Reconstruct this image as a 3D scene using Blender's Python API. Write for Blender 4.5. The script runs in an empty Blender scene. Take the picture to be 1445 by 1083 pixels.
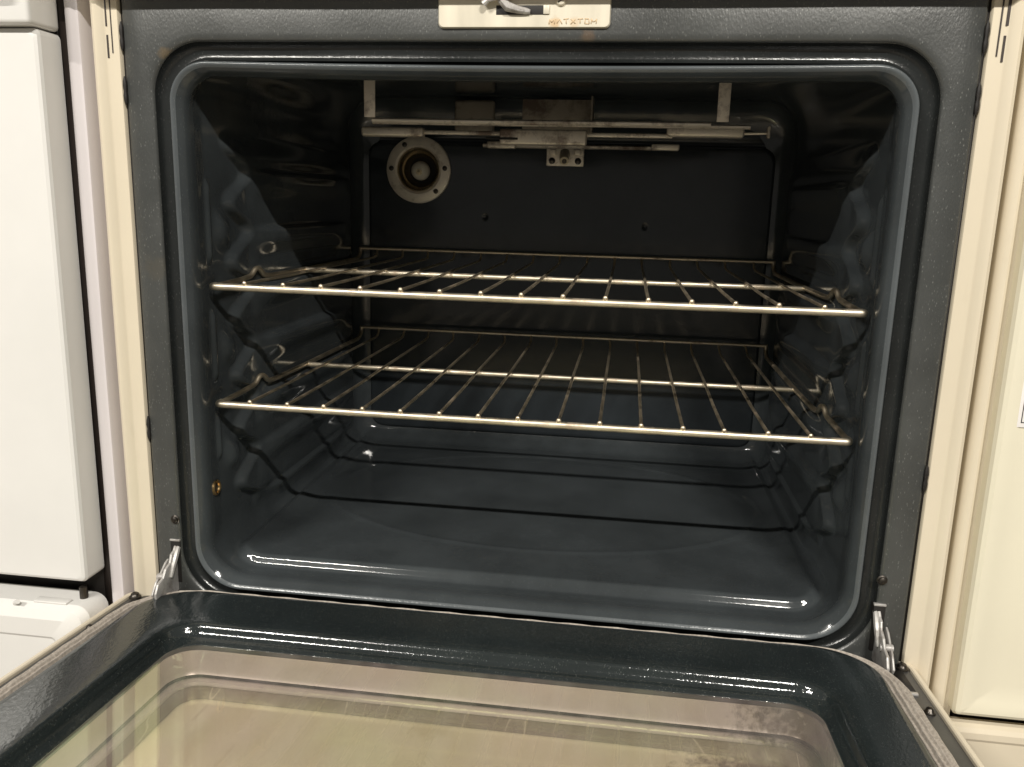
import bpy, bmesh, math, random
import numpy as np
from mathutils import Vector, Matrix

random.seed(7); rng = np.random.RandomState(7)
PI = math.pi
S = bpy.context.scene
C = S.collection

# ------------------------------------------------------------------ camera, light, exposure
cam_d = bpy.data.cameras.new("camera"); cam = bpy.data.objects.new("camera", cam_d); C.objects.link(cam)
cam.location = (0.0921, -0.7221, 0.3691)
cam.rotation_euler = (1.3561, -0.0258, 0.1371)
cam_d.sensor_width = 36; cam_d.lens = 36 * 1183 / 1445
cam_d.clip_start = 0.02; cam_d.clip_end = 60
S.camera = cam
S.view_settings.view_transform = 'Standard'; S.view_settings.look = 'None'
S.view_settings.exposure = 0.0; S.view_settings.gamma = 1.0

world = bpy.data.worlds.new("World"); S.world = world; world.use_nodes = True
wb = world.node_tree.nodes['Background']
wb.inputs[0].default_value = (1.0, 0.95, 0.87, 1); wb.inputs[1].default_value = 0.18

def tube_lamp(x, y, z, length, power, col=(1.0, 0.955, 0.875)):
    for k in (-1, 1):                       # the two fluorescent tubes of one ceiling fitting
        l = bpy.data.lights.new("ceiling_tube", 'AREA'); l.shape = 'RECTANGLE'
        l.size = length; l.size_y = 0.011; l.energy = power; l.color = col
        o = bpy.data.objects.new("ceiling_tube", l); C.objects.link(o)
        o.location = (x, y + k * 0.0155, z)
        d = Vector((0, 0.1, 0.35)) - o.location
        o.rotation_euler = (math.atan2(math.hypot(0, d.y), -d.z), 0, 0)
tube_lamp(-1.62, -2.45, 2.32, 1.05, 45)
tube_lamp(1.05, -2.45, 2.32, 0.55, 46)

# ------------------------------------------------------------------ materials
def nt(name):
    m = bpy.data.materials.new(name); m.use_nodes = True
    t = m.node_tree; b = t.nodes['Principled BSDF']
    return m, t, b
def N(t, kind, **kw):
    n = t.nodes.new(kind)
    for k, v in kw.items():
        if k in n.inputs: n.inputs[k].default_value = v
        else: setattr(n, k, v)
    return n
def coords(t, scale=(1, 1, 1)):
    tc = N(t, 'ShaderNodeTexCoord'); mp = N(t, 'ShaderNodeMapping'); mp.inputs['Scale'].default_value = scale
    t.links.new(tc.outputs['Object'], mp.inputs['Vector']); return mp.outputs['Vector']
def noise(t, vec, scale, detail=3, rough=0.5):
    n = N(t, 'ShaderNodeTexNoise', Scale=scale, Detail=detail, Roughness=rough)
    t.links.new(vec, n.inputs['Vector']); return n.outputs['Fac']
def ramp(t, fac, stops):
    r = N(t, 'ShaderNodeValToRGB'); e = r.color_ramp.elements
    while len(e) < len(stops): e.new(0.5)
    for el, (p, c) in zip(e, stops): el.position = p; el.color = (*c, 1) if len(c) == 3 else c
    t.links.new(fac, r.inputs['Fac']); return r.outputs['Color']
def mixc(t, fac, a, b, blend='MIX'):
    m = N(t, 'ShaderNodeMix', data_type='RGBA', blend_type=blend)
    if isinstance(fac, float): m.inputs[0].default_value = fac
    else: t.links.new(fac, m.inputs[0])
    for s, v in ((6, a), (7, b)):
        if isinstance(v, tuple): m.inputs[s].default_value = (*v, 1)
        else: t.links.new(v, m.inputs[s])
    return m.outputs[2]
def bump(t, b, h, strength, dist):
    n = N(t, 'ShaderNodeBump', Strength=strength, Distance=dist)
    t.links.new(h, n.inputs['Height']); t.links.new(n.outputs['Normal'], b.inputs['Normal'])
    return n

def porcelain(name, col, rough, speck=0.0, peel=0.25, peel_d=0.0006, speck_col=(.35, .36, .34), spec=0.5, streak=(1, 1, 1), mottle=.35, mlo=None, pscale=420):
    m, t, b = nt(name); v = coords(t)
    lo = tuple(c * (1 - mottle) for c in col); hi = tuple(c * (1 + mottle) for c in col)
    c = ramp(t, noise(t, v, 9, 5, .6), [(.3, lo), (.7, hi)])
    if speck > 0:
        vs = coords(t, (1, 1, .38))  # enamel specks, stretched upright to imitate blurred reflection glints
        vo = N(t, 'ShaderNodeTexVoronoi', Scale=560.0); t.links.new(vs, vo.inputs['Vector'])
        d = ramp(t, vo.outputs['Distance'], [(.10, (1, 1, 1)), (.24, (0, 0, 0))])
        sel = ramp(t, noise(t, vs, 190, 2), [(.40, (0, 0, 0)), (.58, (1, 1, 1))])
        f = mixc(t, 1.0, d, sel, 'MULTIPLY')
        f2 = mixc(t, 1.0, f, (speck, speck, speck), 'MULTIPLY')
        c = mixc(t, f2, c, speck_col)
    t.links.new(c, b.inputs['Base Color'])
    r = ramp(t, noise(t, v, 14, 4), [(.3, (rough * .8,) * 3), (.75, (rough * 1.35,) * 3)])
    t.links.new(r, b.inputs['Roughness'])
    b.inputs['Specular IOR Level'].default_value = spec
    vb = coords(t, streak)
    bump(t, b, noise(t, vb, pscale, 3, .55), peel, peel_d)
    return m
M = {}
def stain_or_shade(m, spots):      # brown baked-on marks or painted shade at given places of a material's base colour
    t = m.node_tree; b = t.nodes['Principled BSDF']; src = b.inputs['Base Color'].links[0].from_socket
    tc = N(t, 'ShaderNodeTexCoord'); nz = noise(t, tc.outputs['Object'], 120, 5, .7)
    for (x, y, z, rad, col, amt) in spots:
        d = N(t, 'ShaderNodeVectorMath', operation='DISTANCE'); t.links.new(tc.outputs['Object'], d.inputs[0]); d.inputs[1].default_value = (x, y, z)
        q = N(t, 'ShaderNodeMath', operation='DIVIDE'); t.links.new(d.outputs['Value'], q.inputs[0]); q.inputs[1].default_value = rad
        a = N(t, 'ShaderNodeMath', operation='ADD'); t.links.new(q.outputs[0], a.inputs[0]); t.links.new(nz, a.inputs[1])
        f = ramp(t, a.outputs[0], [(.72, (amt,) * 3), (1.0, (0, 0, 0))])
        src = mixc(t, f, src, col)
    t.links.new(src, b.inputs['Base Color'])
M['frame'] = porcelain('speckled_grey_porcelain', (.050, .053, .051), .33, spec=.95, speck=.38, speck_col=(.36, .37, .35), peel=.45, peel_d=.0005, pscale=620, streak=(1, 1, .5), mottle=.25)
stain_or_shade(M['frame'], [(-.314, 0, .486, .014, (.17, .12, .06), .5), (.050, 0, .500, .014, (.13, .085, .05), .6), (.30, 0, .12, .05, (.10, .085, .06), .4), (-.335, 0, .30, .03, (.09, .08, .06), .4)])
M['rim'] = porcelain('grey_blue_rim_porcelain', (.090, .101, .108), .2, speck=.15, peel=.3, peel_d=.0005, mottle=.15)
M['channel'] = porcelain('black_channel_porcelain', (.017, .019, .019), .2, speck=.45, speck_col=(.10, .10, .10), peel=.4, peel_d=.0005, mottle=.3)
M['cavity'] = porcelain('blue_black_cavity_porcelain', (.044, .0505, .054), .09, speck=.14, speck_col=(.24, .26, .26), peel=.12, peel_d=.0004, mottle=.28, pscale=420)
M['liner'] = porcelain('door_liner_porcelain', (.018, .023, .024), .11, speck=.22, peel=.5, spec=.85, peel_d=.0004, streak=(1, .5, 1), mottle=.25)
M['dark_strip'] = porcelain('dark_grey_door_edge_paint', (.05, .05, .05), .35, peel=.1)

M['back'] = porcelain('blue_black_back_porcelain', (.026, .031, .035), .13, peel=.06, peel_d=.0004, mottle=.3, pscale=160)
def enamel(name, col, rough=.25, var=.04, grime=0.0, peel=.05):
    m, t, b = nt(name); v = coords(t)
    c = ramp(t, noise(t, v, 5, 5, .6), [(.3, tuple(x * (1 - var) for x in col)), (.7, tuple(min(1, x * (1 + var)) for x in col))])
    if grime:
        g = ramp(t, noise(t, coords(t, (3, 3, .7)), 22, 6, .7), [(.58, (0, 0, 0)), (.75, (grime,) * 3)])
        c = mixc(t, g, c, (.33, .27, .18))
    t.links.new(c, b.inputs['Base Color']); b.inputs['Roughness'].default_value = rough
    bump(t, b, noise(t, v, 130, 3), peel, .0008)
    return m
M['white'] = enamel('warm_white_enamel', (.79, .78, .755), .22)
M['lilac'] = enamel('cool_white_side_paint', (.66, .62, .63), .35)
M['cream'] = enamel('almond_enamel_side', (.70, .625, .49), .30, grime=.12)
M['almond'] = enamel('almond_enamel_door', (.78, .735, .585), .25)
M['tan'] = enamel('cream_outer_door_skin', (.50, .44, .33), .3)
M['black'] = enamel('matte_black_recess', (.012, .010, .009), .6)
M['brownblack'] = enamel('brown_black_paint', (.035, .026, .022), .5)
M['floor'] = enamel('grey_shop_floor', (.30, .27, .23), .5)
M['paper'] = enamel('white_paper', (.85, .82, .80), .6)
M['ink'] = enamel('black_ink', (.03, .03, .03), .6)

def metal(name, col, rough, rust=0.0, rustcol=(.10, .045, .022), scale=60, metallic=1.0, sc=(1, 1, 1), lo=.5):
    m, t, b = nt(name); v = coords(t, sc)
    c = ramp(t, noise(t, v, scale * .4, 5, .65), [(.3, tuple(x * .72 for x in col)), (.7, col)])
    if rust:
        g = ramp(t, noise(t, v, scale, 6, .7), [(lo, (0, 0, 0)), (lo + .14, (rust,) * 3)])
        c = mixc(t, g, c, rustcol)
        inv = N(t, 'ShaderNodeMath', operation='MULTIPLY_ADD'); t.links.new(g, inv.inputs[0]); inv.inputs[1].default_value = -metallic * .9; inv.inputs[2].default_value = metallic
        t.links.new(inv.outputs[0], b.inputs['Metallic'])
    else: b.inputs['Metallic'].default_value = metallic
    t.links.new(c, b.inputs['Base Color'])
    t.links.new(ramp(t, noise(t, v, scale * 1.7, 3), [(.3, (rough * .8,) * 3), (.7, (rough * 1.3,) * 3)]), b.inputs['Roughness'])
    bump(t, b, noise(t, v, scale * 8, 2), .12, .0003)
    return m
M['chrome'] = metal('aged_rack_chrome', (.80, .69, .52), .42, rust=.8, rustcol=(.20, .10, .05), scale=32, lo=.56)
M['chrome_bar'] = metal('bright_rack_bar', (.88, .79, .63), .44, rust=.6, rustcol=(.34, .21, .12), scale=30, lo=.54)
M['galv'] = metal('galvanised_hinge_steel', (.62, .60, .58), .46, rust=.65, rustcol=(.16, .13, .11), metallic=.45, scale=70, lo=.5)
M['burner'] = metal('heat_stained_burner_steel', (.95, .86, .74), .45, rust=.85, rustcol=(.09, .04, .025), scale=24, metallic=.6, lo=.5)
M['socket'] = metal('dull_lamp_socket_metal', (.84, .76, .66), .42, rust=.6, rustcol=(.20, .14, .08), scale=45, metallic=.25, lo=.55)
M['reflect'] = metal('stained_reflector', (.66, .56, .40), .16, rust=.25, rustcol=(.20, .14, .08), scale=30, metallic=.9, lo=.52)
M['dull'] = metal('smoked_steel', (.34, .30, .25), .5, rust=.8, rustcol=(.07, .04, .03), scale=26, metallic=.4, lo=.48)
M['brass'] = metal('brass', (.72, .50, .24), .28, rust=.3, scale=60, lo=.6)
M['plate'] = metal('latch_plate_metal', (.84, .78, .64), .40, metallic=.25, scale=40, sc=(1, 1, .12))
stain_or_shade(M['plate'], [(.024, -.003, .5105, .011, (.62, .38, .16), .6), (.040, -.003, .510, .010, (.66, .45, .24), .4)])
M['well'] = metal('galvanised_window_well', (.66, .58, .54), .36, metallic=.4, rust=.25, rustcol=(.22, .15, .11), scale=20, sc=(.3, 1, 1), lo=.58)
M['screw'] = metal('blackened_screw', (.10, .09, .08), .38, scale=60)
M['ceramic'] = enamel('ivory_ceramic', (.70, .60, .42), .35)

def drip_mat():
    m, t, b = nt('stained_shaded_door_skin'); v = coords(t)
    base = ramp(t, noise(t, v, 4, 4, .6), [(.25, (.76, .66, .51)), (.75, (.88, .79, .63))])
    w = N(t, 'ShaderNodeTexNoise', Scale=5.0); t.links.new(v, w.inputs['Vector'])
    vv = coords(t, (34, 5, 1))
    s = ramp(t, noise(t, vv, 1.3, 4, .6), [(.66, (0, 0, 0)), (.74, (.4,) * 3)])
    c = mixc(t, s, base, (.26, .19, .10))
    t.links.new(c, b.inputs['Base Color']); b.inputs['Roughness'].default_value = .45
    return m
M['stained'] = drip_mat()  # stains, plus shade painted in at the right
def band_mat():
    m, t, b = nt('brown_seal_band'); 
    wv = N(t, 'ShaderNodeTexNoise', Scale=1.0, Detail=1.0); t.links.new(coords(t, (30, 4, 4)), wv.inputs['Vector'])
    s = ramp(t, wv.outputs['Fac'], [(.495, (0, 0, 0)), (.5, (1, 1, 1)), (.505, (0, 0, 0))])
    c = mixc(t, s, (.20, .155, .125), (.55, .48, .42))
    t.links.new(c, b.inputs['Base Color']); b.inputs['Roughness'].default_value = .4
    return m
M['band'] = band_mat()
def gasket_mat():
    m, t, b = nt('braided_fibre_gasket')
    c = ramp(t, noise(t, coords(t, (1, 1, 1)), 350, 3), [(.3, (.33, .29, .25)), (.7, (.52, .47, .41))])
    t.links.new(c, b.inputs['Base Color']); b.inputs['Roughness'].default_value = .75
    bump(t, b, noise(t, coords(t), 900, 2), .5, .0006)
    return m
M['gasket'] = gasket_mat()
def glass_mat(name, tint, ior, film=.20):
    m = bpy.data.materials.new(name); m.use_nodes = True; t = m.node_tree; t.nodes.clear()
    out = N(t, 'ShaderNodeOutputMaterial'); tr = N(t, 'ShaderNodeBsdfTransparent'); tr.inputs[0].default_value = (*tint, 1)
    gl = N(t, 'ShaderNodeBsdfGlossy', Roughness=.02); gl.inputs[0].default_value = (.88, 1.0, .62, 1)
    fr = N(t, 'ShaderNodeFresnel', IOR=ior); mx = N(t, 'ShaderNodeMixShader')
    geo = N(t, 'ShaderNodeNewGeometry'); one = N(t, 'ShaderNodeMath', operation='SUBTRACT'); one.inputs[0].default_value = 1.0; t.links.new(geo.outputs['Backfacing'], one.inputs[1])
    fm = N(t, 'ShaderNodeMath', operation='MULTIPLY'); t.links.new(fr.outputs[0], fm.inputs[0]); t.links.new(one.outputs[0], fm.inputs[1])
    t.links.new(fm.outputs[0], mx.inputs[0]); t.links.new(tr.outputs[0], mx.inputs[1]); t.links.new(gl.outputs[0], mx.inputs[2])
    # pale film added to lighten the pane; its tints imitate coloured reflections
    df = N(t, 'ShaderNodeBsdfDiffuse'); df.inputs[0].default_value = (.80, .74, .66, 1)
    mx2 = N(t, 'ShaderNodeMixShader')
    f = ramp(t, noise(t, coords(t, (9, 2.2, 1)), 5, 5, .6), [(.30, (film * .35,) * 3), (.75, (film,) * 3)])
    hz = ramp(t, noise(t, coords(t, (3.0, 5.0, 1)), 2.2, 3, .5), [(.32, (.76, .80, .56)), (.47, (.80, .74, .66)), (.60, (.84, .70, .68)), (.72, (.72, .70, .74))])
    t.links.new(hz, df.inputs[0])
    t.links.new(f, mx2.inputs[0]); t.links.new(mx.outputs[0], mx2.inputs[1]); t.links.new(df.outputs[0], mx2.inputs[2])
    t.links.new(mx2.outputs[0], out.inputs[0])
    return m
M['glass'] = glass_mat('door_window_glass', (.985, .97, .95), 2.4, .13)
M['glass2'] = glass_mat('inner_pane_glass', (.985, .98, .95), 1.55, .03)
def bulb_glass():
    m, t, b = nt('lamp_cover_glass'); b.inputs['Base Color'].default_value = (.85, .80, .70, 1)
    b.inputs['Roughness'].default_value = .06; b.inputs['Transmission Weight'].default_value = .15; return m
M['bulb'] = bulb_glass()
def rust_mark():
    m, t, b = nt('rust_stain'); b.inputs['Base Color'].default_value = (.66, .50, .32, 1); b.inputs['Roughness'].default_value = .8; return m
M['rust'] = rust_mark()

# ------------------------------------------------------------------ mesh helpers
def mesh(name, V, F, mat, parent=None, smooth=True, auto=None):
    me = bpy.data.meshes.new(name)
    me.from_pydata([tuple(map(float, v)) for v in V], [], [tuple(map(int, f)) for f in F])
    me.materials.append(mat)
    bm = bmesh.new(); bm.from_mesh(me); bmesh.ops.recalc_face_normals(bm, faces=bm.faces)
    if auto is not None:
        for e in bm.edges:
            if len(e.link_faces) == 2 and e.calc_face_angle(0) > math.radians(auto): e.smooth = False
    bm.to_mesh(me); bm.free()
    me.polygons.foreach_set('use_smooth', [smooth] * len(me.polygons))
    o = bpy.data.objects.new(name, me); C.objects.link(o)
    if parent is not None: o.parent = parent
    return o
class MB:
    def __init__(s): s.V = []; s.F = []
    def add(s, V, F):
        k = len(s.V); s.V += [tuple(v) for v in V]; s.F += [tuple(i + k for i in f) for f in F]; return s
    def box(s, x0, x1, y0, y1, z0, z1, bev=0.0):
        bm = bmesh.new(); bmesh.ops.create_cube(bm, size=1)
        for v in bm.verts: v.co = Vector(((x0 + x1) / 2 + v.co.x * (x1 - x0), (y0 + y1) / 2 + v.co.y * (y1 - y0), (z0 + z1) / 2 + v.co.z * (z1 - z0)))
        if bev: bmesh.ops.bevel(bm, geom=bm.edges[:], offset=bev, segments=3, affect='EDGES', profile=.5)
        bm.verts.index_update()
        s.add([v.co[:] for v in bm.verts], [[v.index for v in f.verts] for f in bm.faces]); bm.free(); return s
    def tube(s, pts, r, n=10, cap=True, radii=None, fl=1.0, up=None):
        P = [Vector(p) for p in pts]; k = len(P); rings = []
        prev = None
        for i, p in enumerate(P):
            d = (P[min(i + 1, k - 1)] - P[max(i - 1, 0)]).normalized()
            if prev is None:
                a = Vector(up) if up else (Vector((0, 0, 1)) if abs(d.z) < .9 else Vector((0, 1, 0)))
            else: a = prev
            u = (a - d * a.dot(d)).normalized(); w = d.cross(u); prev = u
            rr = radii[i] if radii else r
            rings.append([p + (u * math.cos(2 * PI * j / n) * fl + w * math.sin(2 * PI * j / n)) * rr for j in range(n)])
        V = [v[:] for R in rings for v in R]; F = []
        for i in range(k - 1):
            for j in range(n): F.append((i * n + j, i * n + (j + 1) % n, (i + 1) * n + (j + 1) % n, (i + 1) * n + j))
        if cap: F.append(tuple(range(n))[::-1]); F.append(tuple((k - 1) * n + j for j in range(n)))
        return s.add(V, F)
    def ball(s, c, r, sc=(1, 1, 1), u=12, v=8):
        bm = bmesh.new(); bmesh.ops.create_uvsphere(bm, u_segments=u, v_segments=v, radius=r)
        bm.verts.index_update()
        s.add([(c[0] + q.co.x * sc[0], c[1] + q.co.y * sc[1], c[2] + q.co.z * sc[2]) for q in bm.verts], [[q.index for q in f.verts] for f in bm.faces]); bm.free(); return s
    def lathe(s, prof, c, n=40, axis='y'):
        V = []; F = []
        for (r, h) in prof:
            for j in range(n):
                a = 2 * PI * j / n
                if axis == 'y': V.append((c[0] + r * math.cos(a), c[1] + h, c[2] + r * math.sin(a)))
                elif axis == 'x': V.append((c[0] + h, c[1] + r * math.cos(a), c[2] + r * math.sin(a)))
                else: V.append((c[0] + r * math.cos(a), c[1] + r * math.sin(a), c[2] + h))
        for i in range(len(prof) - 1):
            for j in range(n): F.append((i * n + j, i * n + (j + 1) % n, (i + 1) * n + (j + 1) % n, (i + 1) * n + j))
        if prof[0][0] > 1e-6: F.append(tuple(range(n)))
        F.append(tuple((len(prof) - 1) * n + j for j in range(n)))
        return s.add(V, F)
    def prism(s, prof, x0, x1):          # (y,z) outline extruded along x
        n = len(prof)
        V = [(x0, y, z) for y, z in prof] + [(x1, y, z) for y, z in prof]
        F = [(i, (i + 1) % n, n + (i + 1) % n, n + i) for i in range(n)] + [tuple(range(n))[::-1], tuple(range(n, 2 * n))]
        return s.add(V, F)
    def xf(s, f): s.V = [tuple(f(*v)) for v in s.V]; return s
    def build(s, name, mat, parent=None, smooth=True, auto=35): return mesh(name, s.V, s.F, mat, parent, smooth, auto)

def bezpath(pts, rad, n=6):      # polyline with rounded corners
    P = [Vector(p) for p in pts]; out = [P[0]]
    for i in range(1, len(P) - 1):
        a = P[i - 1] - P[i]; b = P[i + 1] - P[i]; r = min(rad, a.length * .45, b.length * .45)
        s = P[i] + a.normalized() * r; e = P[i] + b.normalized() * r
        for k in range(n + 1):
            t = k / n; out.append(s * (1 - t) ** 2 + P[i] * 2 * t * (1 - t) + e * t * t)
    out.append(P[-1]); return out

def thing(name, label, cat, loc=(0, 0, 0), group=None):
    o = bpy.data.objects.new(name, None); C.objects.link(o); o.location = loc
    o['label'] = label; o['category'] = cat
    if group: o['group'] = group
    return o
def sstep(a, b, x):
    t = np.clip((x - a) / (b - a), 0, 1); return t * t * (3 - 2 * t)
def rr_loop(x0, x1, z0, z1, r, nx, nz, nc):   # rounded rectangle; r = (bl,br,tr,tl)
    if not isinstance(r, (tuple, list)): r = (r,) * 4
    P = []
    def seg(a, b, n):
        for k in range(n): t = k / n; P.append((a[0] + (b[0] - a[0]) * t, a[1] + (b[1] - a[1]) * t))
    def arc(cx, cz, rad, a0, n):
        for k in range(n): a = a0 + PI / 2 * k / n; P.append((cx + rad * math.cos(a), cz + rad * math.sin(a)))
    seg((x0 + r[0], z0), (x1 - r[1], z0), nx); arc(x1 - r[1], z0 + r[1], r[1], -PI / 2, nc)
    seg((x1, z0 + r[1]), (x1, z1 - r[2]), nz); arc(x1 - r[2], z1 - r[2], r[2], 0, nc)
    seg((x1 - r[2], z1), (x0 + r[3], z1), nx); arc(x0 + r[3], z1 - r[3], r[3], PI / 2, nc)
    seg((x0, z1 - r[3]), (x0, z0 + r[0]), nz); arc(x0 + r[0], z0 + r[0], r[0], PI, nc)
    return np.array(P)
def loft(loops, close=True):
    n = len(loops[0]); V = np.concatenate(loops); F = []
    for i in range(len(loops) - 1):
        a = i * n; b = a + n
        for j in range(n): k = (j + 1) % n; F.append((a + j, a + k, b + k, b + j))
    return V, F

# ------------------------------------------------------------------ FLOOR
gf = MB().box(-4, 4, -4, 3, -.42, -.40).build('ground', M['floor']); gf['kind'] = 'structure'

# ------------------------------------------------------------------ THE OVEN
oven = thing('built_in_range', 'open oven with dark speckled porcelain front, blue black cavity and cream side panels', 'oven', (0, 0, -.40))
def P(o):   # parts are built in world coordinates
    if isinstance(o, bpy.types.Object): o.matrix_parent_inverse = Matrix.Identity(4)
    return o
OZ = Vector((0, 0, -.40))
_mesh = mesh
def part(mb, name, mat, parent=None, auto=35, smooth=True):
    """part of the oven (or sub-part of one of its parts) from world coordinates"""
    o = mb.build(name, mat, None, smooth, auto)
    o.parent = parent if parent is not None else oven
    if o.parent is oven: o.location = (0, 0, .40)
    return o
def raw(V, F): m = MB(); m.V = [tuple(v) for v in V]; m.F = [tuple(f) for f in F]; return m

A, Ht = .300, .4688
def fl(d, y, r0, nx=60, nz=50, nc=14):   # loop around the opening, offset d outward
    L = rr_loop(-A - d, A + d, -d, Ht + d, tuple(q + d * .65 for q in r0), nx, nz, nc)
    return np.stack([L[:, 0], np.full(len(L), y), L[:, 1]], 1)
def outer(x0, x1, z0, z1, y, r, nx=60, nz=50, nc=14):
    L = rr_loop(x0, x1, z0, z1, r, nx, nz, nc)
    return np.stack([L[:, 0], np.full(len(L), y), L[:, 1]], 1)
R0 = (.036, .040, .027, .027)
loops = [outer(-.352, .352, -.12, .585, .012, .003), outer(-.353, .353, -.121, .586, .002, .003), outer(-.351, .351, -.119, .584, 0, .003),
         fl(.034, 0, R0), fl(.0300, 0.0002, R0), fl(.0283, .0010, R0), fl(.0274, .0028, R0)]
loops_channel = [fl(.0274, .0028, R0), fl(.0266, .0058, R0), fl(.0250, .0085, R0), fl(.0215, .0100, R0), fl(.0165, .0100, R0), fl(.0136, .0088, R0), fl(.0124, .0055, R0)]
loops_rim = [fl(.0124, .0055, R0), fl(.0118, .001, R0), fl(.0112, -.0022, R0), fl(.0102, -.0038, R0), fl(.0092, -.0040, R0), fl(.0080, -.0033, R0), fl(.0064, -.0018, R0)]
loops_lip = [fl(.0064, -.0018, R0), fl(.0046, .0000, R0), fl(.0030, .0018, R0), fl(.0012, .0044, R0), fl(.0002, .0075, R0), fl(0, .0105, R0)]
def sag(V):        # the pressed lip dips a little in the middle of the top edge
    t = np.clip((V[:, 2] - .44) / .02, 0, 1); V[:, 2] -= .0028 * t * np.clip(1 - (V[:, 0] / .3) ** 2, 0, 1); return V
# very slight sag and waviness of the pressed steel
V, F = loft(loops)
V[:, 1] += .0004 * np.sin(V[:, 0] * 23 + V[:, 2] * 9) * (V[:, 1] < .02)
# slots for the hinge arms are cut out of the frame as dark recesses set into it
frame = part(raw(V, F), 'front_frame', M['frame'], auto=60)
V, F = loft(loops_channel); part(raw(V, F), 'door_seal_channel', M['channel'], auto=60)
V, F = loft(loops_rim); part(raw(sag(V), F), 'cavity_rim', M['rim'], auto=60)
V, F = loft(loops_lip); part(raw(sag(V), F), 'cavity_lip', M['cavity'], auto=60)

# --- cavity liner: one lofted shell with pressed rack supports
ys = np.concatenate([[.0105], np.linspace(.014, .062, 26), np.linspace(.064, .445, 150), np.linspace(.448, .485, 12)])
NX, NZ, NC = 110, 190, 12
PITCH, ZR = .0577, .168
def wall_w(y, z):
    zz = z - ZR
    lobe = 2 * np.abs(2 * (((zz + .010) / PITCH) % 1.0) - 1) - 1; lobe = 1.25 * np.tanh(1.8 * lobe)
    ye = .092 + .017 * lobe
    env = sstep(.03, .055, z) * (1 - sstep(.40, .43, z))
    w = .0090 * sstep(ye - .0065, ye + .0065, y) * (1 - sstep(.430, .455, y)) * env
    led = np.zeros_like(w)
    for k in range(-2, 5):
        zt = ZR + k * PITCH - .0042
        up = 1 - sstep(zt - .006, zt + .001, z); dn = sstep(zt - .034, zt - .012, z)
        led = np.maximum(led, up * dn)
    w = w + .0070 * led * sstep(.105, .165, y) * (1 - sstep(.34, .445, y))
    # long blind vertical hollows between the supports
    for k in range(-2, 5):
        zc = ZR + (k + .5) * PITCH
        w = w - .0015 * np.exp(-(((y - .108) / .012) ** 2 + ((z - zc) / .015) ** 2)) * env
    for zb in (.333, .218, .106):
        w = w + .0070 * np.exp(-np.abs((y - .064) / .013) ** 3.0 - np.abs((z - zb + .35 * (y - .064)) / .014) ** 3.0)
    for zb in (.2755, .162):
        w = w - .003 * np.exp(-((y - .052) / .012) ** 2 - ((z - zb) / .016) ** 2)
    # vertical bead beside the mouth, pinched at the rack heights
    seg = sum(sstep(a, a + .012, z) * (1 - sstep(b - .012, b, z)) for a, b in ((.30, .385), (.185, .262), (.105, .158)))
    w = w + .0034 * seg * np.exp(-((y - .038) / .0036) ** 2)
    return w
def section(y):
    s = sstep(.012, .040, y)
    x = A + .003 * s; top = Ht + .036 * s; bot = -.001 * sstep(.010, .02, y)
    rbl = R0[0] + (.044 - R0[0]) * s; rbr = R0[1] + (.044 - R0[1]) * s; rt = R0[2] + (.045 - R0[2]) * s
    e = np.clip((y - .455) / .030, 0, 1); inn = .030 * (1 - math.sqrt(max(0, 1 - e * e)))
    L = rr_loop(-x + inn, x - inn, bot + inn, top - inn, (rbl, rbr, rt, rt), NX, NZ, NC)
    return L, x, bot
cl = []
for y in ys:
    L, x, bot = section(float(y)); X = L[:, 0].copy(); Z = L[:, 1].copy(); Y = np.full(len(X), float(y))
    side = sstep(.20, .285, np.abs(X)) * ((Z > .02) & (Z < .46)) * (np.abs(X) > .28)
    w = wall_w(Y, Z) * side
    X = X - np.sign(X) * w
    fz = Z < .030
    d = np.minimum(.292 - np.abs(X), Y - .030); corner = np.hypot(np.maximum(0, .022 - (.292 - np.abs(X))), np.maximum(0, .022 - (Y - .030)))
    sd = np.where((.292 - np.abs(X) < .022) & (Y - .030 < .022), .022 - corner, d)
    up = .0105 * sstep(.000, .0085, sd) * (1 - sstep(.004, .028, Z))
    ell = np.sqrt((X / .262) ** 2 + ((Y - .265) / .165) ** 2)
    up = up + .0009 * np.exp(-((ell - 1) / .022) ** 2) * (np.abs(X) < .28)
    Z = np.where(fz, Z + up, Z)
    cl.append(np.stack([X, Y, Z], 1))
V, F = loft(cl)
cav = part(raw(V, F), 'cavity_liner', M['cavity'], auto=None)
cav['label'] = 'smooth blue black cavity walls pressed with rack supports'
# --- back wall with raised panel
gx = np.linspace(-.300, .300, 321); gz = np.linspace(-.004, .508, 190)
GX, GZ = np.meshgrid(gx, gz)
def sdrr(x, z, cx, cz, hx, hz, r):
    qx = np.abs(x - cx) - hx + r; qz = np.abs(z - cz) - hz + r
    return np.hypot(np.maximum(qx, 0), np.maximum(qz, 0)) + np.minimum(np.maximum(qx, qz), 0) - r
sd = sdrr(GX, GZ, 0, .237, .2867, .2125, .022)
GY = .4885 - .0085 * (1 - sstep(-.0055, 0, sd)) + .0030 * np.exp(-(sd - .004) ** 2 / .003 ** 2)
GY += .0006 * np.sin(GX * 11 + 1) * np.sin(GZ * 14)
for (hx, hz) in ((.114, .338), (-.112, .345)):
    GY += .004 * np.exp(-((GX - hx) ** 2 + (GZ - hz) ** 2) / .0025 ** 2)
Vb = np.stack([GX, GY, GZ], -1).reshape(-1, 3); nxg = len(gx)
Fb = [(r * nxg + c, r * nxg + c + 1, (r + 1) * nxg + c + 1, (r + 1) * nxg + c) for r in range(len(gz) - 1) for c in range(nxg - 1) if math.hypot(gx[c] + .2085, gz[r] - .4085) > .033]
back = part(raw(Vb, Fb), 'cavity_back_panel', M['back'], auto=None)
YB = .480
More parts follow.
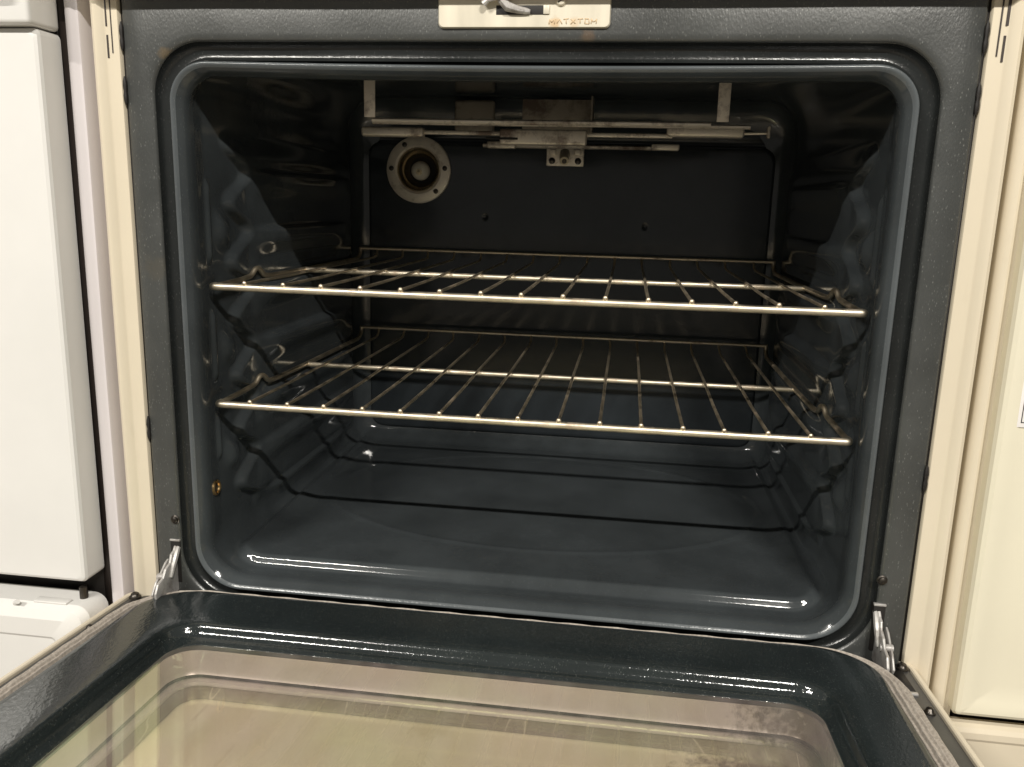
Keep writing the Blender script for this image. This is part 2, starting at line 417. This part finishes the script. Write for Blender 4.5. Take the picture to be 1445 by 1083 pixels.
# --- insulation box round the cavity (closes the body from behind)
b = MB().box(-.352, .352, .500, .62, -.36, .585); part(b, 'rear_body', M['black'], auto=30, smooth=False)

# --- side panels: formed edge strips, cream
def side_profile(sx):
    # cross-section in plan: flat strip then rounded bulge then return to the back
    pts = [(.3555, .012), (.3555, .0015), (.3565, 0.0), (.3670, 0.0), (.3690, -.0012), (.3725, -.0050), (.3760, -.0055), (.3790, -.0032), (.3802, .003), (.3805, .012), (.3805, .62), (.3780, .62), (.3780, .014), (.3640, .014)]
    return [(sx * a, c) for a, c in pts]
def vprism(prof, z0, z1, nz=14):
    n = len(prof); V = []; F = []
    for i in range(nz + 1):
        z = z0 + (z1 - z0) * i / nz
        for (x, y) in prof: V.append((x, y + .0003 * math.sin(z * 17 + x * 30), z))
    for i in range(nz):
        for j in range(n): k = (j + 1) % n; F.append((i * n + j, i * n + k, (i + 1) * n + k, (i + 1) * n + j))
    F.append(tuple(range(n))); F.append(tuple(nz * n + j for j in range(n)))
    m = MB(); m.add(V, F); return m
for sx in (-1, 1):
    sp = part(vprism(side_profile(sx), -.39, .62), 'side_panel', M['cream'], auto=40)
    # vent slots stamped in the strip: dark slits with a raised lip
    for (x, z0, z1, w) in ((.3625, .486, .545, .0005), (.3672, .508, .530, .0010), (.3668, .482, .501, .0008)):
        s = MB().box(sx * x - w, sx * x + w, -.0006, .004, z0, z1)
        part(s, 'vent_slot', M['brownblack'], parent=sp, auto=30, smooth=False)
    # insulation gap between frame and side panel
    g = MB().box(min(sx * .3515, sx * .3575), max(sx * .3515, sx * .3575), .004, .02, -.12, .585)
    part(g, 'edge_gasket', M['black'], auto=30)
    for z in (.147, .455, .50):
        pts = [(sx * .3535, .0, z + .012 - .024 * k / 6) for k in range(7)]
        part(MB().tube(pts, .0016, 8, radii=[.0006, .0016, .0020, .0012, .0019, .0017, .0005]), 'edge_clip', M['black'])
# --- lower toe/body panel under the door
b = MB().box(-.352, .352, .006, .03, -.37, -.125, .004); part(b, 'lower_front', M['cream'])
# --- control panel above the frame (just above the picture): throws the shade line on the frame
b = MB().prism([(-.030, .5452), (-.050, .5580), (-.055, .70), (.02, .74), (.03, .74), (.03, .5452)], -.3805, .3805)
part(b, 'control_panel', M['cream'])
# --- frame screws
def screw(x, y, z, r, mat=None, parent=None, name='screw'):
    m = MB().lathe([(r * 1.25, 0), (r * 1.25, -.0006), (r * .95, -.0012), (r * .85, -.0026), (r * .45, -.0034), (.0001, -.0035)], (x, y, z), 16)
    o = part(m, name, mat or M['screw'], parent); return o
for (x, z) in ((-.332, .056), (.329, .052)): screw(x, -.0002, z, .0036)
# --- hinge slots and arms
for sx, hz, xs in ((-1, .018, -.3335), (1, .012, .3300)):
    part(MB().box(xs - .0050, xs + .0050, -.0009, .010, hz - .028, hz + .016, .0008), 'hinge_slot', M['black'], auto=30)
    part(MB().box(xs - .0052, xs + .0052, -.0016, .002, hz + .0155, hz + .0175, .0004), 'slot_lip', M['galv'], auto=30)
    def zprism(prof, x0, x1, jit=0.0):
        r_ = random.Random(int(x0 * 1e5)); m = MB().prism(prof, x0, x1)
        bm = bmesh.new(); vs = [bm.verts.new(v) for v in m.V]
        for f in m.F: bm.faces.new([vs[i] for i in f])
        bmesh.ops.recalc_face_normals(bm, faces=bm.faces)
        bmesh.ops.bevel(bm, geom=bm.edges[:], offset=.0006, segments=2, affect='EDGES', profile=.5)
        bm.verts.index_update()
        q = MB().add([(v.co.x + r_.uniform(-jit, jit), v.co.y, v.co.z) for v in bm.verts], [[v.index for v in f.verts] for f in bm.faces]); bm.free(); return q
    k = sx
    prof = [(.010, .012), (.002, .010), (-.004, .003), (-.010, .001), (-.013, -.006), (-.021, -.009), (-.027, -.016), (-.036, -.018), (-.041, -.026), (-.040, -.040), (.006, -.040), (.004, -.020), (.009, -.006)]
    arm = part(zprism([(y, hz + .004 + z) for y, z in prof], xs - .0012, xs + .0012, .0003), 'hinge_arm', M['galv'], auto=60)
    prof2 = [(-.004, -.006), (-.010, -.008), (-.018, -.014), (-.028, -.020), (-.036, -.030), (-.030, -.042), (-.010, -.042), (-.006, -.024)]
    part(zprism([(y, hz + .004 + z) for y, z in prof2], xs + k * .0065 - .001, xs + k * .0065 + .001, .0002), 'hinge_bracket', M['galv'], parent=arm, auto=60)
    part(MB().tube([(xs - .0024, -.020, hz - .014), (xs + k * .0085, -.020, hz - .014)], .0034, 14), 'hinge_rivet', M['galv'], parent=arm)
    part(MB().tube([(xs - k * .0028, .006, hz + .012), (xs - k * .0026, -.001, hz + .008), (xs - k * .0022, -.006, hz + .0005), (xs - k * .0024, -.011, hz - .006), (xs - k * .002, -.015, hz - .016)], .0026, 8, radii=[.0020, .0026, .0030, .0028, .0018]), 'hinge_spring_hook', M['galv'], parent=arm)

# --- door latch plate
lp = rr_loop(-.072, .0685, .5062, .5442, .004, 10, 8, 6)
Vp = [(x, .0005, z) for x, z in lp] + [(x, -.0020, z) for x, z in lp] + [(x * .988 - .0000, -.0030, .5062 + (z - .5062) * .985 + .0007) for x, z in lp]
n = len(lp); Fp = [(i, (i + 1) % n, n + (i + 1) % n, n + i) for i in range(n)] + [(n + i, n + (i + 1) % n, 2 * n + (i + 1) % n, 2 * n + i) for i in range(n)] + [tuple(2 * n + i for i in range(n))]
lplate = part(raw(Vp, Fp), 'latch_plate', M['plate'], auto=40)
part(MB().box(-.0240, .0190, -.0034, -.0010, .5160, .5232, .0004), 'latch_slot', M['black'], parent=lplate)
part(MB().box(.0145, .0195, -.0042, -.0020, .5163, .5232, .0005), 'slot_tab', M['plate'], parent=lplate)
hook = MB().tube([(-.0335, -.0075, .5235), (-.030, -.0085, .5262), (-.022, -.009, .5285), (-.012, -.0085, .5292)], .0028, 10, radii=[.0030, .0022, .0026, .0030])
hook.tube([(-.020, -.006, .5275), (-.014, -.006, .5215), (-.006, -.005, .5195), (.001, -.004, .5185), (.004, -.004, .5180)], .004, 10, radii=[.0035, .0040, .0030, .0026, .0018])
part(hook, 'latch_hook', M['galv'], parent=lplate)
m = MB().lathe([(.0040, 0), (.0040, -.0010), (.0030, -.0022), (.0001, -.0026)], (.0285, -.003, .5262), 20)
part(m, 'latch_screw', M['plate'], parent=lplate)
part(MB().box(.0262, .0308, -.0060, -.0050, .5258, .5266).xf(lambda x, y, z: (x, y, z + (x - .0285) * .5)), 'screw_slot', M['screw'], parent=lplate)
# stamped, rusty characters too worn to read
m = MB(); x = .0195
for (segs, w) in (([(0, 0, 0, 1), (0, 1, .5, .3), (.5, .3, 1, 1), (1, 1, 1, 0)], .0045), ([(0, 0, .5, 1), (.5, 1, 1, 0)], .004), ([(0, 1, 1, 1), (.5, 1, .5, 0)], .004), ([(0, 0, 1, 1), (0, 1, 1, 0)], .004),
                  ([(0, 1, 1, 1), (.5, 1, .5, 0)], .004), ([(0, 0, 0, 1), (0, 1, 1, 1), (1, 1, 1, 0), (1, 0, 0, 0)], .0035), ([(0, 0, 0, 1), (0, 1, .5, .3), (.5, .3, 1, 1), (1, 1, 1, 0)], .0045)):
    for a, b0, c, d in segs:
        j = lambda q: q + random.uniform(-.10, .10)
        m.tube([(x + j(a) * w, -.0030, .5092 + j(b0) * .0036), (x + j(c) * w, -.0030, .5092 + j(d) * .0036)], .00045, 5)
    x += w + .0016
part(m, 'stamped_lettering', M['rust'], parent=lplate)
# rust stains are thin real scale on the frame
def blot(cx, cz, rx, rz, y, seed):
    r = random.Random(seed); n = 22
    pts = [(cx + rx * math.cos(2 * PI * i / n) * (.6 + .5 * r.random()), y, cz + rz * math.sin(2 * PI * i / n) * (.6 + .5 * r.random())) for i in range(n)]
    return MB().add(pts + [(cx, y - .0003, cz)], [(i, (i + 1) % n, n) for i in range(n)])

# --- left wall brass rimmed hole
m = MB().lathe([(.0046, .0), (.0074, .0), (.0080, .0012), (.0078, .0024), (.0066, .0032), (.0052, .0024), (.0048, .0006)], (-.3015, .0235, .0830), 24, 'x')
m.F = [f for f in m.F if len(f) == 4]
eye = part(m, 'brass_eyelet', M['brass'])
part(MB().lathe([(.0049, .0008), (.0001, .0007)], (-.3015, .0235, .0830), 20, 'x'), 'eyelet_hole', M['black'], parent=eye)

# --- oven lamp socket on the back wall
lx, lz = -.2085, .4085
m = MB().lathe([(.0300, -.004), (.0335, -.0065), (.0440, -.0060), (.0462, -.0045), (.0465, 0)], (lx, YB, lz), 56)
m.F = [f for f in m.F if len(f) == 4]
sock = part(m, 'lamp_socket', M['socket'])
m = MB().lathe([(.0306, -.0045), (.0290, -.0062), (.0280, -.0040), (.0272, .0040), (.0250, .0105), (.0238, .0095), (.0215, .0180), (.0150, .0250), (.0001, .0270)], (lx, YB - .001, lz), 56)
m.F = [f for f in m.F if len(f) == 4]
part(m, 'reflector', M['reflect'], parent=sock)
part(MB().ball((lx + .001, YB + .006, lz - .001), .0135, (1, 1.1, 1), 24, 16), 'bulb', M['bulb'], parent=sock)
part(MB().lathe([(.0042, -.010), (.0050, -.004), (.0001, -.016)][::-1], (lx + .002, YB, lz - .003), 12), 'filament_post', M['ceramic'], parent=sock)
for a in (4, 178, -48, 120):
    screw(lx + .0388 * math.cos(math.radians(a)), YB - .0062, lz + .0392 * math.sin(math.radians(a)), .0028, M['screw'], sock)
# --- igniter bracket with nozzle (back wall, centre)
br = part(MB().box(-.0265, .0255, YB - .006, YB + .001, .4175, .4420, .0012), 'igniter_bracket', M['burner'])
part(MB().tube([(-.001, YB - .004, .434), (-.001, YB - .016, .4295), (.000, YB - .026, .4235)], .006, 16, radii=[.0075, .0068, .0062]), 'igniter_nozzle', M['ceramic'], parent=br)
part(MB().tube([(.0002, YB - .0255, .4238), (.0003, YB - .0275, .4226)], .0032, 12), 'nozzle_hole', M['screw'], parent=br)
for sx in (-1, 1):
    screw(sx * .018 - .0005, YB - .006, .4245, .0036, M['screw'], br)
    part(MB().box(sx * .017 - .005, sx * .017 + .004, YB - .0085, YB - .004, .4320, .4400, .0012), 'bracket_tab', M['burner'], parent=br)

# --- broiler burner under the cavity ceiling
ZB = .4475
def bar(x0, x1, y, z, r, fl=.75): return MB().tube([(x0, y, z), (x0 + (x1 - x0) * .33, y, z - .0003), (x0 + (x1 - x0) * .66, y, z), (x1, y, z)], r, 10, fl=fl)
bz = {}
def bplate(pts, z, th=.0012):
    n = len(pts); m = MB(); m.add([(x, y, z - th) for x, y in pts] + [(x, y, z + th) for x, y in pts], [tuple(range(n)), tuple(range(n, 2 * n))] + [(i, (i + 1) % n, n + (i + 1) % n, n + i) for i in range(n)]); return m
burn = part(MB().box(-.150, .135, .263, .269, .4415, .4465, .0015).box(-.222, -.148, .256, .270, .4380, .4490, .003).box(.128, .212, .256, .270, .4430, .4540, .003).tube([(.205, .264, .4475), (.238, .264, .4485)], .0016, 8).box(.2365, .2395, .259, .269, .4430, .4555, .0008), 'broiler_burner', M['burner'])
part(bar(-.172, .165, .140, .4455, .0034), 'burner_tube', M['burner'], parent=burn)
part(bar(-.105, .130, .415, .4400, .0036), 'burner_tube', M['burner'], parent=burn)
part(bar(-.190, .210, .200, .4490, .0030), 'burner_tube', M['burner'], parent=burn)
mid = part(MB().box(-.058, .040, .248, .2625, .4310, .4480, .0025), 'burner_plate', M['burner'], parent=burn)
part(MB().box(-.098, -.060, .3985, .4105, .4355, .4445, .002), 'burner_plate', M['burner'], parent=burn)
part(MB().box(.115, .150, .398, .4105, .4365, .4445, .002), 'burner_plate', M['burner'], parent=burn)
part(MB().box(-.0735, -.0370, .2470, .2490, .4360, .4385, .0008), 'plate_slot', M['black'], parent=burn)
for x, y in ((-.172, .13), (.175, .13)):
    st = part(MB().box(x - .0057, x + .0057, y, y + .0016, .4475, .5030, .0004), 'hanger_strap', M['burner'], parent=burn)
part(MB().box(-.052, .040, .400, .4016, .452, .497, .0006).box(.038, .040, .36, .40, .452, .497), 'flue_bracket', M['dull'], parent=burn)
part(MB().box(-.150, -.095, .44, .448, .458, .500, .004), 'gas_inlet', M['dull'], parent=burn)

# ------------------------------------------------------------------ OVEN DOOR (part of the range, swung down)
UC, MS = -.0115, -.065     # centre and slope of the lowered door
def D(u, v, w): return (UC + u, -.003 - v, -.0105 + w - MS * -v * -1 * 1.0) if False else (UC + u, -.003 - v + w * .065, -.0105 + w + .065 * v)
def dl(hw, v0, v1, w, r, nx=50, nv=40, nc=16):
    L = rr_loop(-hw, hw, v0, v1, r, nx, nv, nc); return np.array([D(u, v, w) for u, v in L])
V0, V1 = 0.0, .52
rings = [dl(.3335, V0 + .0080, V1 - .0080, -.016, .050), dl(.3330, V0 + .0080, V1 - .0080, -.004, .050), dl(.3322, V0 + .0088, V1 - .0088, -.0016, .049), dl(.3305, V0 + .0105, V1 - .0105, -.0006, .048), dl(.327, V0 + .014, V1 - .014, -.0010, .044),
         dl(.312, V0 + .036, V1 - .04, -.0038, .036), dl(.300, V0 + .052, V1 - .058, -.0055, .033), dl(.2925, V0 + .0600, V1 - .068, -.0068, .032), dl(.2895, V0 + .0640, V1 - .071, -.0078, .030), dl(.2882, V0 + .0655, V1 - .0725, -.0092, .029), dl(.2872, V0 + .0664, V1 - .0734, -.0112, .029),
         dl(.2862, V0 + .0674, V1 - .0744, -.0140, .028), dl(.2848, V0 + .0690, V1 - .0762, -.0162, .028), dl(.2825, V0 + .0720, V1 - .079, -.0180, .027), dl(.2790, V0 + .0760, V1 - .083, -.0195, .026), dl(.2775, V0 + .0775, V1 - .0845, -.0215, .026)]
V, F = loft(rings)
door = part(raw(V, F), 'oven_door', M['liner'], auto=60); door['label'] = 'lowered dark porcelain oven door with large window'
def sub(mb, name, mat, auto=35, smooth=True):
    return part(mb, name, mat, door, auto, smooth)
# window glass
L = rr_loop(-.279, .279, .0760, V1 - .083, .027, 30, 24, 10); n = len(L)
Vg = [D(u, v, -.0212) for u, v in L] + [D(u, v, -.0252) for u, v in L]
Fg = [tuple(range(n)), tuple(range(n, 2 * n))[::-1]] + [(i, (i + 1) % n, n + (i + 1) % n, n + i) for i in range(n)]
sub(raw(Vg, Fg), 'window_glass', M['glass'], 30, True)
# galvanised well below the glass
rings = [dl(.2775, .0775, V1 - .0845, -.0256, .026), dl(.2770, .0780, V1 - .085, -.044, .026), dl(.2755, .0800, V1 - .087, -.0475, .025)]
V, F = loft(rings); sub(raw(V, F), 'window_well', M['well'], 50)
stain_or_shade(M['stained'], [(.235, -.13, -.055, .17, (.10, .065, .028), .92), (.25, -.22, -.05, .18, (.16, .11, .05), .8), (-.05, -.115, -.056, .05, (.45, .33, .16), .35)])  # first two spots paint shade at the right; last is a brown mark
stain_or_shade(M['well'], [(.265, -.11, -.045, .15, (.07, .055, .035), .9)])  # shade painted into the right rear corner of the well
rings = [dl(.2760, .0795, V1 - .087, -.0520, .025), dl(.2735, .0820, V1 - .088, -.0492, .024), dl(.2700, .0860, V1 - .092, -.0486, .022), dl(.2670, .0890, V1 - .095, -.0495, .020), dl(.2665, .0900, V1 - .096, -.0525, .020)]
sub(raw(*loft([dl(.2760, .0792, V1 - .0865, -.0473, .025), dl(.2758, .0794, V1 - .0868, -.0515, .025)])), 'pane_gap', M['black'], 50)
V, F = loft(rings); sub(raw(V, F), 'inner_pane_frame', M['well'], 50)
rings = [dl(.2668, .0898, V1 - .096, -.0530, .020), dl(.2550, .1060, V1 - .11, -.0555, .018)]
V, F = loft(rings); sub(raw(V, F), 'seal_band', M['band'], 50)
L = rr_loop(-.2670, .2670, .0895, V1 - .0955, .020, 30, 24, 10); n = len(L)
Vg = [D(u, v, -.0515) for u, v in L] + [D(u, v, -.0525) for u, v in L]
sub(raw(Vg, Fg[:0] + [tuple(range(n)), tuple(range(n, 2 * n))[::-1]] + [(i, (i + 1) % n, n + (i + 1) % n, n + i) for i in range(n)]), 'inner_glass', M['glass2'], 30)
V = [D(-.2660, .0950, -.0562), D(.2660, .0950, -.0562), D(.2660, V1 - .100, -.0562), D(-.2660, V1 - .100, -.0562)]
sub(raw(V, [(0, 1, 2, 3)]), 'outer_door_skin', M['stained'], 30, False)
# ribbed fibre gasket
nr = 9
prof = []
for k in range(49):
    a = PI * (1 - k / 48.0) ; rib = 1 + .075 * math.cos(k / 48 * 2 * PI * 8.0)
    prof.append((.3335 + .0090 + .0098 * math.cos(a) * rib, -.0175 + .0148 * max(0.0, math.sin(a)) ** .8 * rib))
prof = prof[::-1]
rings = []
for (hw, w) in prof:
    e = hw - .3335
    rings.append(dl(hw, V0 + .0092 - e * .38, V1 - .0090 + e, w, .050 + e))
V, F = loft(rings)
V[:, 2] += .0004 * np.sin(V[:, 1] * 210 + V[:, 0] * 160); 
sub(raw(V, F), 'door_gasket', M['gasket'], None)
# dark outer frame of the door and its cream skin edge
rings = [dl(.349, -.003, V1 + .004, -.0165, .050), dl(.3690, -.0065, V1 + .026, -.0175, .012), dl(.3705, -.0068, V1 + .028, -.0185, .012), dl(.3708, -.0068, V1 + .028, -.024, .012)]
V, F = loft(rings); sub(raw(V, F), 'door_edge_frame', M['dark_strip'], 40)
rings = [dl(.3712, -.0070, V1 + .030, -.024, .010), dl(.3712, -.0070, V1 + .030, -.0165, .010), dl(.3722, -.0072, V1 + .031, -.0155, .010), dl(.3752, -.0075, V1 + .033, -.0155, .010), dl(.3768, -.0078, V1 + .035, -.018, .010), dl(.3768, -.0078, V1 + .035, -.061, .010)]
V, F = loft(rings); sub(raw(V, F), 'door_skin_edge', M['cream'], 40)
V = [D(-.376, -.007, -.060), D(.376, -.007, -.060), D(.376, V1 + .034, -.060), D(-.376, V1 + .034, -.060)]
sub(raw(V, [(0, 1, 2, 3)]), 'door_face', M['cream'], 30, False)
def dscrew(u, v, r, w=-.0172):
    m = MB().lathe([(r * 1.3, 0), (r * 1.25, .0012), (r * .95, .0022), (r * .8, .0042), (r * .4, .0054), (.0001, .0056)], (0, 0, 0), 16, 'z')
    m.xf(lambda x, y, z: D(u + x, v + y, w + z)); sub(m, 'door_screw', M['screw'])
for s in (-1, 1):
    dscrew(s * .3625, .078, .0036); dscrew(s * .3640, .004, .0046, -.0165); dscrew(s * .3605, .33, .0040)
    m = MB().box(-.0045, .0045, -.020, .020, -.0006, .0006).xf(lambda x, y, z: D(s * .3580 + x, .028 + y, -.0166 + z))
    sub(m, 'hinge_pocket', M['black'])
    m = MB().box(-.0048, .0048, -.0018, .0018, -.001, .0012, .0004).xf(lambda x, y, z: D(s * .3580 + x, .050 + y, -.0162 + z))
    sub(m, 'pocket_tongue', M['galv'])

# ------------------------------------------------------------------ OVEN RACKS
def make_rack(label, z, yf=.0263, L=.4290, ra=.0145, W=.296, seed=1):
    t = thing('oven_rack', label, 'oven rack', (0, yf, z), 'wire racks on the cavity supports')
    r = random.Random(seed)
    rb = .0035
    def pc(mb, name, mat=None): return mb.build(name, mat or M['chrome'], t, True, 60)
    pc(MB().tube(bezpath([(-W, .010, -.0004), (-W, 0, 0), (-W * .3, 0, -.0004), (W * .3, 0, -.0004), (W, 0, 0), (W, .010, -.0004)], .006), rb, 14), 'front_bar', M['chrome_bar'])
    for s in (-1, 1):
        x = s * (W - .0015)
        path = bezpath([(s * W, .010, -.0004), (s * (W - .001), .060, .0010), (s * (W - .003), .080, .0035), (s * (W - .004), .088, .0105), (s * (W - .005), .096, .0100), (s * (W - .006), .104, .0022), (s * (W - .007), .118, .0010), (s * (W - .008), .200, .0006), (s * (W - .008), L - .014, .0004), (s * (W - .008), L - .002, ra * .5), (s * (W - .008), L, ra)], .008)
        pc(MB().tube(path, .0027, 10), 'side_rail')
    pc(MB().tube([(-W + .006, L, ra), (0, L, ra - .0004), (W - .006, L, ra)], .0022, 10), 'back_bar')
    pc(MB().tube([(-W + .008, L * .5, -.0002), (-.1, L * .5, -.0006), (.1, L * .5, -.0006), (W - .008, L * .5, -.0002)], .0031, 10), 'middle_bar', M['chrome_bar'])
    for i in range(15):
        x = -.262 + .524 * i / 14 + r.uniform(-.0006, .0006)
        zt = .0033
        p = bezpath([(x, -.0016, zt + .0006), (x, L * .25, zt - .0004), (x + r.uniform(-.0006, .0006), L * .5, zt + .0002), (x, L - .016, zt + .0000), (x, L - .006, zt + .002), (x + r.uniform(-.002, .001), L, ra - .0008)], .009)
        rad = [.0016] * len(p)
        m = MB().tube(p, .0016, 8, radii=rad); m.ball((x, -.0014, zt + .0008), .0026, (1, .8, 1), 10, 8)
        pc(m, 'rack_wire')
    return t
make_rack('upper chrome wire rack resting above the second rack, below the burner', .2826, seed=3)
make_rack('lower chrome wire rack closer to the cavity floor with rust stained wires', .168, seed=5)

# ------------------------------------------------------------------ LEFT NEIGHBOUR: white range
wn = thing('white_range', 'warm white range with door and drawer, left of the open oven behind a black gap', 'range', (-.78, 0, -.40))
def wp(mb, name, mat, parent=None, auto=35, smooth=True):
    mb.xf(lambda x, y, z: (x + .78, y, z + .40)) ; return mb.build(name, mat, parent or wn, smooth, auto)
prof = [(-.3920, .012), (-.3920, .002), (-.3932, 0), (-.3960, 0), (-.3985, -.002), (-.4030, -.002), (-.4055, 0), (-.4062, .004), (-.4062, .30), (-.3945, .30), (-.3945, .62), (-.3920, .62)]
wp(vprism(prof, -.39, .62), 'side_panel', M['lilac'], auto=40)
wp(MB().box(-.420, -.4065, .010, .30, -.39, .62), 'body_side', M['brownblack'], auto=30)
wp(MB().box(-1.16, -.420, .008, .60, -.39, .62), 'body', M['black'], auto=30)
# door: slab with chamfered side and a pressed front
def slab(x0, x1, z0, z1, yb, yf, ch, r=.006, inset=.016, dep=.002):
    lp_ = []
    for (dx, y) in ((0, yb), (0, yf + ch), (ch * .35, yf + ch * .35), (ch, yf), (inset, yf), (inset + .003, yf + dep), (inset + .02, yf + dep)):
        q = rr_loop(x0 + dx, x1 - dx, z0 + dx, z1 - dx, max(.002, r - dx * .3), 20, 20, 6)
        lp_.append(np.stack([q[:, 0], np.full(len(q), y), q[:, 1]], 1))
    V, F = loft(lp_); n = len(lp_[0]); k = len(lp_) - 1
    F = list(F) + [tuple(range(n)), tuple(k * n + j for j in range(n))]
    return raw(V, F)
wd = wp(slab(-1.14, -.4130, -.006, .5022, .002, -.028, .004, dep=.0002, inset=.006), 'door', M['white'], auto=25)
wp(MB().box(-1.14, -.4120, -.038, .002, .5030, .62, .004), 'handle_rail', M['white'])
wp(MB().box(-1.12, -.430, -.060, -.046, .530, .56, .006), 'door_handle', M['white'])
wp(slab(-1.14, -.4120, -.36, -.030, .002, -.040, .012, r=.014, inset=.03), 'drawer', M['white'], auto=25)
wp(MB().box(-.470, -.4350, -.030, -.020, -.0300, -.0282, .0005), 'drawer_lip', M['white'])
wp(MB().tube([(-.487, -.034, -.0305), (-.483, -.036, -.0280), (-.480, -.038, -.0265)], .0022, 8), 'drawer_stop', M['white'])
wp(MB().lathe([(.0040, 0), (.0040, .012), (.0001, .013)], (-.428, -.012, -.030), 14, 'z'), 'door_pivot', M['screw'])

# ------------------------------------------------------------------ RIGHT NEIGHBOUR: almond range
an = thing('almond_range', 'almond coloured range right of the open oven with a paper sticker on its door', 'range', (.78, 0, -.40))
def ap(mb, name, mat, parent=None, auto=35, smooth=True):
    mb.xf(lambda x, y, z: (x - .78, y, z + .40)); return mb.build(name, mat, parent or an, smooth, auto)
prof = [(.3850, .620), (.3850, .008), (.3856, .003), (.3872, .0008), (.3895, -.0012), (.3925, -.0020), (.3945, -.0010), (.3955, .0015), (.3975, .0015), (.3990, .0005), (.4015, .0010), (.4025, .004), (.4030, .30), (.3875, .30), (.3875, .62)]
ap(vprism(prof, -.39, .62), 'side_panel', M['cream'], auto=40)
ap(MB().box(.4035, 1.14, .010, .60, -.39, .62), 'body', M['brownblack'], auto=30)
ad = ap(slab(.3985, 1.13, -.0650, .62, .004, -.014, .005, r=.004, inset=.014, dep=.0012), 'door', M['almond'], auto=25)
ap(slab(.3990, 1.13, -.37, -.0760, .004, -.010, .006, r=.004, inset=.012, dep=.0016), 'drawer', M['cream'], auto=25)
st = ap(MB().box(.4125, .470, -.0140, -.0129, .200, .268, .0002), 'paper_sticker', M['paper'], ad)
for q in (MB().box(.4152, .4158, -.0143, -.01395, .2045, .264), MB().box(.4152, .467, -.0143, -.01395, .2038, .2045)):
    ap(q, 'printed_border', M['ink'], ad)
